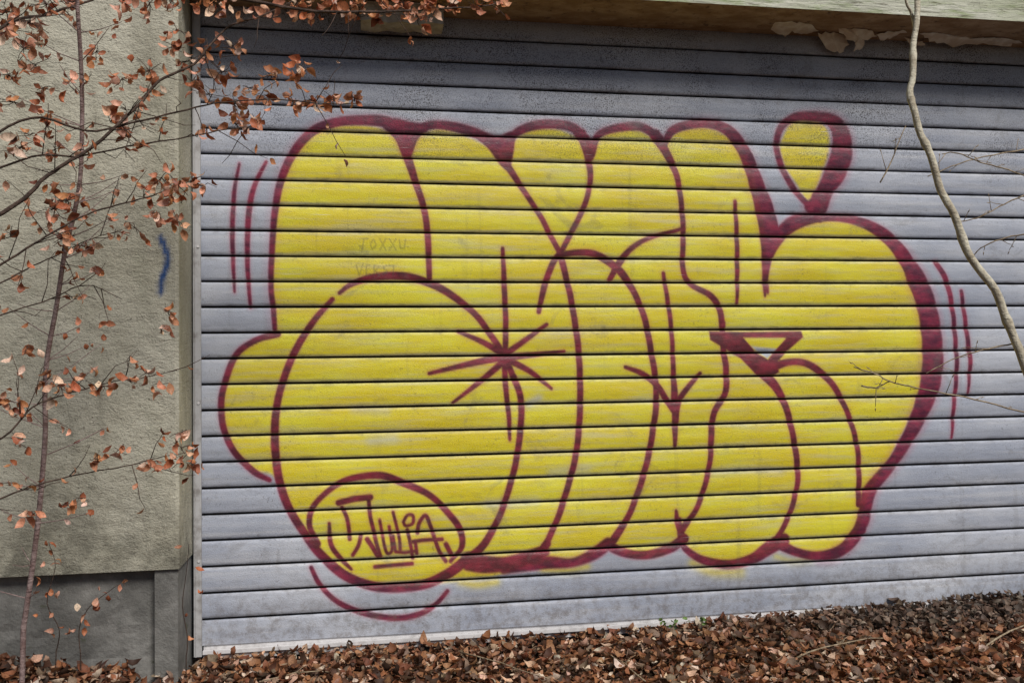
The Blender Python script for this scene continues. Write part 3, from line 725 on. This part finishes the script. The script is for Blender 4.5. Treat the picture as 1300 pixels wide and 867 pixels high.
# thin upright sapling in front of the pillar
P = [(97,-30),(98,0),(102,60),(104,140),(103,220),(94,270),(84,315),(73,379),(62,443),(57,500),(57,560),(51,640),(38,740),(28,812)]
pts = branch_pts(P, -0.95, -0.42, 4); gz = float(ground_z(pts[-1].x, pts[-1].y)); pts[-1].z = gz+0.0
pts.append(Vector((pts[-1].x-0.01, pts[-1].y, gz-0.04)))
sap = thing('upright_sapling', 'slender reddish grey sapling stem standing upright before the left pillar', 'sapling', tuple(pts[-1]+Vector((0, 0, 0.04))))
b = MB(); b.tube(pts, np.linspace(0.0055, 0.0088, len(pts)), 9); b.build('stem', M_bark_red, sap, True)
f2 = Foliage(); b = MB()
for i in range(3, len(pts)-3, 2):
    p = pts[i]
    for _ in range(2):
        d = Vector((random.choice((-1, 1))*random.uniform(.5, 1), random.gauss(-.1, .4), random.uniform(.1, .8))).normalized(); ln = random.uniform(.06, .22)
        P2 = [p, p+d*ln*.5+Vector((0, 0, -.006)), p+d*ln]; b.tube(P2, [.0018, .0013, .0008], 5)
        if random.random() < .7: f2.cluster(P2[-1], 2, .012, (.018, .032)); f2.leaf(P2[1], .025)
b.build('twig', M_bark_red, sap); f2.build(sap)

# low brambly shoots at the foot of the pillar
def shoot(P, Y0, Y1, label, r=0.002, leaves_=2, mat=M_bark_dark, grp=None):
    pts = branch_pts(P, Y0, Y1, 4); pts[-1].z = float(ground_z(pts[-1].x, pts[-1].y))-0.01
    t = thing('bramble_shoot', label, 'shoot', tuple(pts[-1]+Vector((0, 0, 0.01))), grp)
    b = MB(); b.tube(pts, np.linspace(r*.5, r, len(pts)), 6); b.build('stem', mat, t, True)
    f = Foliage()
    for p in pts[:-3:3]: f.cluster(p, leaves_, .018, (.018, .034))
    f.build(t); return t
shoot([(62,690),(70,720),(60,765),(75,800),(70,835)], -0.40, -0.34, 'short dead bramble shoot with curled leaves at the far left foot of the pillar', leaves_=3)
shoot([(150,742),(128,758),(110,775),(100,800),(104,838)], -0.38, -0.34, 'arching dead bramble shoot with few leaves before the dark pillar base', leaves_=3)
shoot([(240,690),(236,730),(232,770),(238,812),(236,838)], -0.36, -0.33, 'straight thin dead shoot beside the right corner of the pillar base', leaves_=1)

# ------------------------------------------------------------------ leaning stem on the right
P = [(1166,-60),(1165,0),(1162,37),(1160,61),(1158,98),(1156,116),(1159,138),(1167,164),(1178,190),(1190,228),(1200,252),(1214,281),(1233,327),(1262,368),(1276,398),(1291,440),(1304,470),(1345,570),(1390,690),(1430,790)]
pts = branch_pts(P, -0.95, -1.25, 4)
pts[-1].z = -0.03
ls = thing('leaning_sapling', 'pale mottled bare sapling stem leaning across the right side of the door', 'sapling', tuple(pts[-1]+Vector((0, 0, 0.03))))
n = len(pts); rr = [0.0088+0.005*(i/n)+0.0003*math.sin(i*1.9)+(0.0026 if i in (13, 22, 31, 46, 57) else 0) for i in range(n)]
b = MB(); b.tube(pts, rr, 12); b.build('stem', M_bark_pale, ls, True)
q = branch_pts([(1150,-50),(1151,0),(1155,14),(1161,34)], -0.97, -0.95, 3); b = MB(); b.tube(q, np.linspace(.004, .0055, len(q)), 7); b.build('fork', M_bark_pale, ls, True)
for tw, y0, y1 in (([(1178,224),(1215,209),(1250,199),(1300,190),(1350,180)], -1.0, -0.9), ([(1196,196),(1211,194),(1240,204),(1272,214),(1310,226),(1350,240)], -0.96, -1.05),
           ([(1214,282),(1240,277),(1270,262),(1298,249),(1340,236)], -1.0, -1.05), ([(1084,466),(1110,474),(1130,484),(1176,495),(1239,507),(1302,524),(1345,530)], -1.1, -1.2), ([(1176,474),(1217,453),(1250,444),(1286,436)], -1.1, -1.17),
           ([(1150,160),(1135,196),(1118,232)], -0.97, -1.0), ([(1232,330),(1250,312),(1285,300),(1320,296)], -1.0, -1.1), ([(1130,484),(1112,492),(1094,490)], -1.13, -1.1)):
    q = branch_pts(tw, y0, y1, 5); b = MB(); m_ = len(q)
    b.tube(q, np.linspace(.0016, .0026, m_), 6)
    for i in range(2, m_-2, 3):
        d = Vector((random.gauss(0, .7), random.gauss(0, .3), random.gauss(.1, .7))).normalized(); ln = random.uniform(.015, .07)
        b.tube([q[i], q[i]+d*ln*.6, q[i]+d*ln+Vector((0, 0, .004))], [.0014, .0011, .0008], 5)
        b.tube([q[i]+d*ln, q[i]+d*(ln+.005), q[i]+d*(ln+.012)], [.0009, .0018, .0003], 5)
    b.build('twig', M_twig, ls, True)

# ------------------------------------------------------------------ fallen twigs and weeds
tw_specs = [((1250,812),(1334,764),'long pale fallen twig lying on the leaves near the right frame edge',.004),
            ((585,812),(700,846),'fallen twig half buried in leaves below the middle of the door',.003),
            ((60,800),(92,842),'pale grass like stalk fallen at the far left corner',.003),
            ((330,852),(420,838),'brown fallen twig on the leaves near the left end of the door',.003),
            ((1010,822),(1120,800),'crooked grey fallen twig on the dark leaves right of centre',.0035),
            ((820,850),(770,812),'short pale fallen twig pointing at the door sill',.003)]
for (x0, y0), (x1, y1), lab, r in tw_specs:
    def gp(px, py):
        d = FW+RT*((px-650)/F_PX)-UP*((py-433.5)/F_PX); t = (0.035-CZ)/d.z; p = Vector((CX, CY, CZ))+d*t
        p.y = min(p.y, -0.03 if p.x > 0 else FY-0.02); return p
    a_, c_ = gp(x0, y0), gp(x1, y1); pts = []
    for i in range(7):
        f = i/6; p = a_.lerp(c_, f); p += Vector((random.gauss(0, .006), random.gauss(0, .006), 0)); p.z = float(ground_z(p.x, p.y))+0.042+0.012*math.sin(f*3); pts.append(p)
    b = MB(); b.tube(pts, np.linspace(r, r*.5, 7), 7)
    b.tube([pts[3], pts[3]+Vector((.02, .02, .01)), pts[3]+Vector((.045, .028, .018))], [r*.5, r*.4, r*.25], 5)
    o = b.build('fallen_twig', M_twig, None, True); tag(o, lab, 'twig')
for px, lab in ((850, 'small green weed sprouting through leaves below the middle of the door sill'), (885, 'tiny green weed right beside the other, nearer the right frame edge')):
    p = at(px, 800, -0.07); p.z = float(ground_z(p.x, p.y))
    t = thing('green_weed', lab, 'weed', tuple(p)); b = MB(); f = Foliage()
    for k in range(5 if px == 850 else 4):
        a0 = random.uniform(0, 6.28); tip = p+Vector((math.cos(a0)*.03, math.sin(a0)*.02, random.uniform(.045, .075)))
        b.tube([p-Vector((0, 0, .01)), (p+tip)/2+Vector((0, 0, .008)), tip], [.0012, .001, .0007], 5)
        for _ in range(3): f.leaf(tip+Vector((random.gauss(0, .006), random.gauss(0, .006), random.gauss(0, .008))), random.uniform(.014, .024))
    b.build('stem', M_twig, t)
    leaves_mesh('leaves', f.C, f.D, f.N, f.S, pick([(0.10, 0.20, 0.045), (0.16, 0.26, 0.07)], [1, 1], len(f.C)), M_green, t, 0.3, tuple(p))
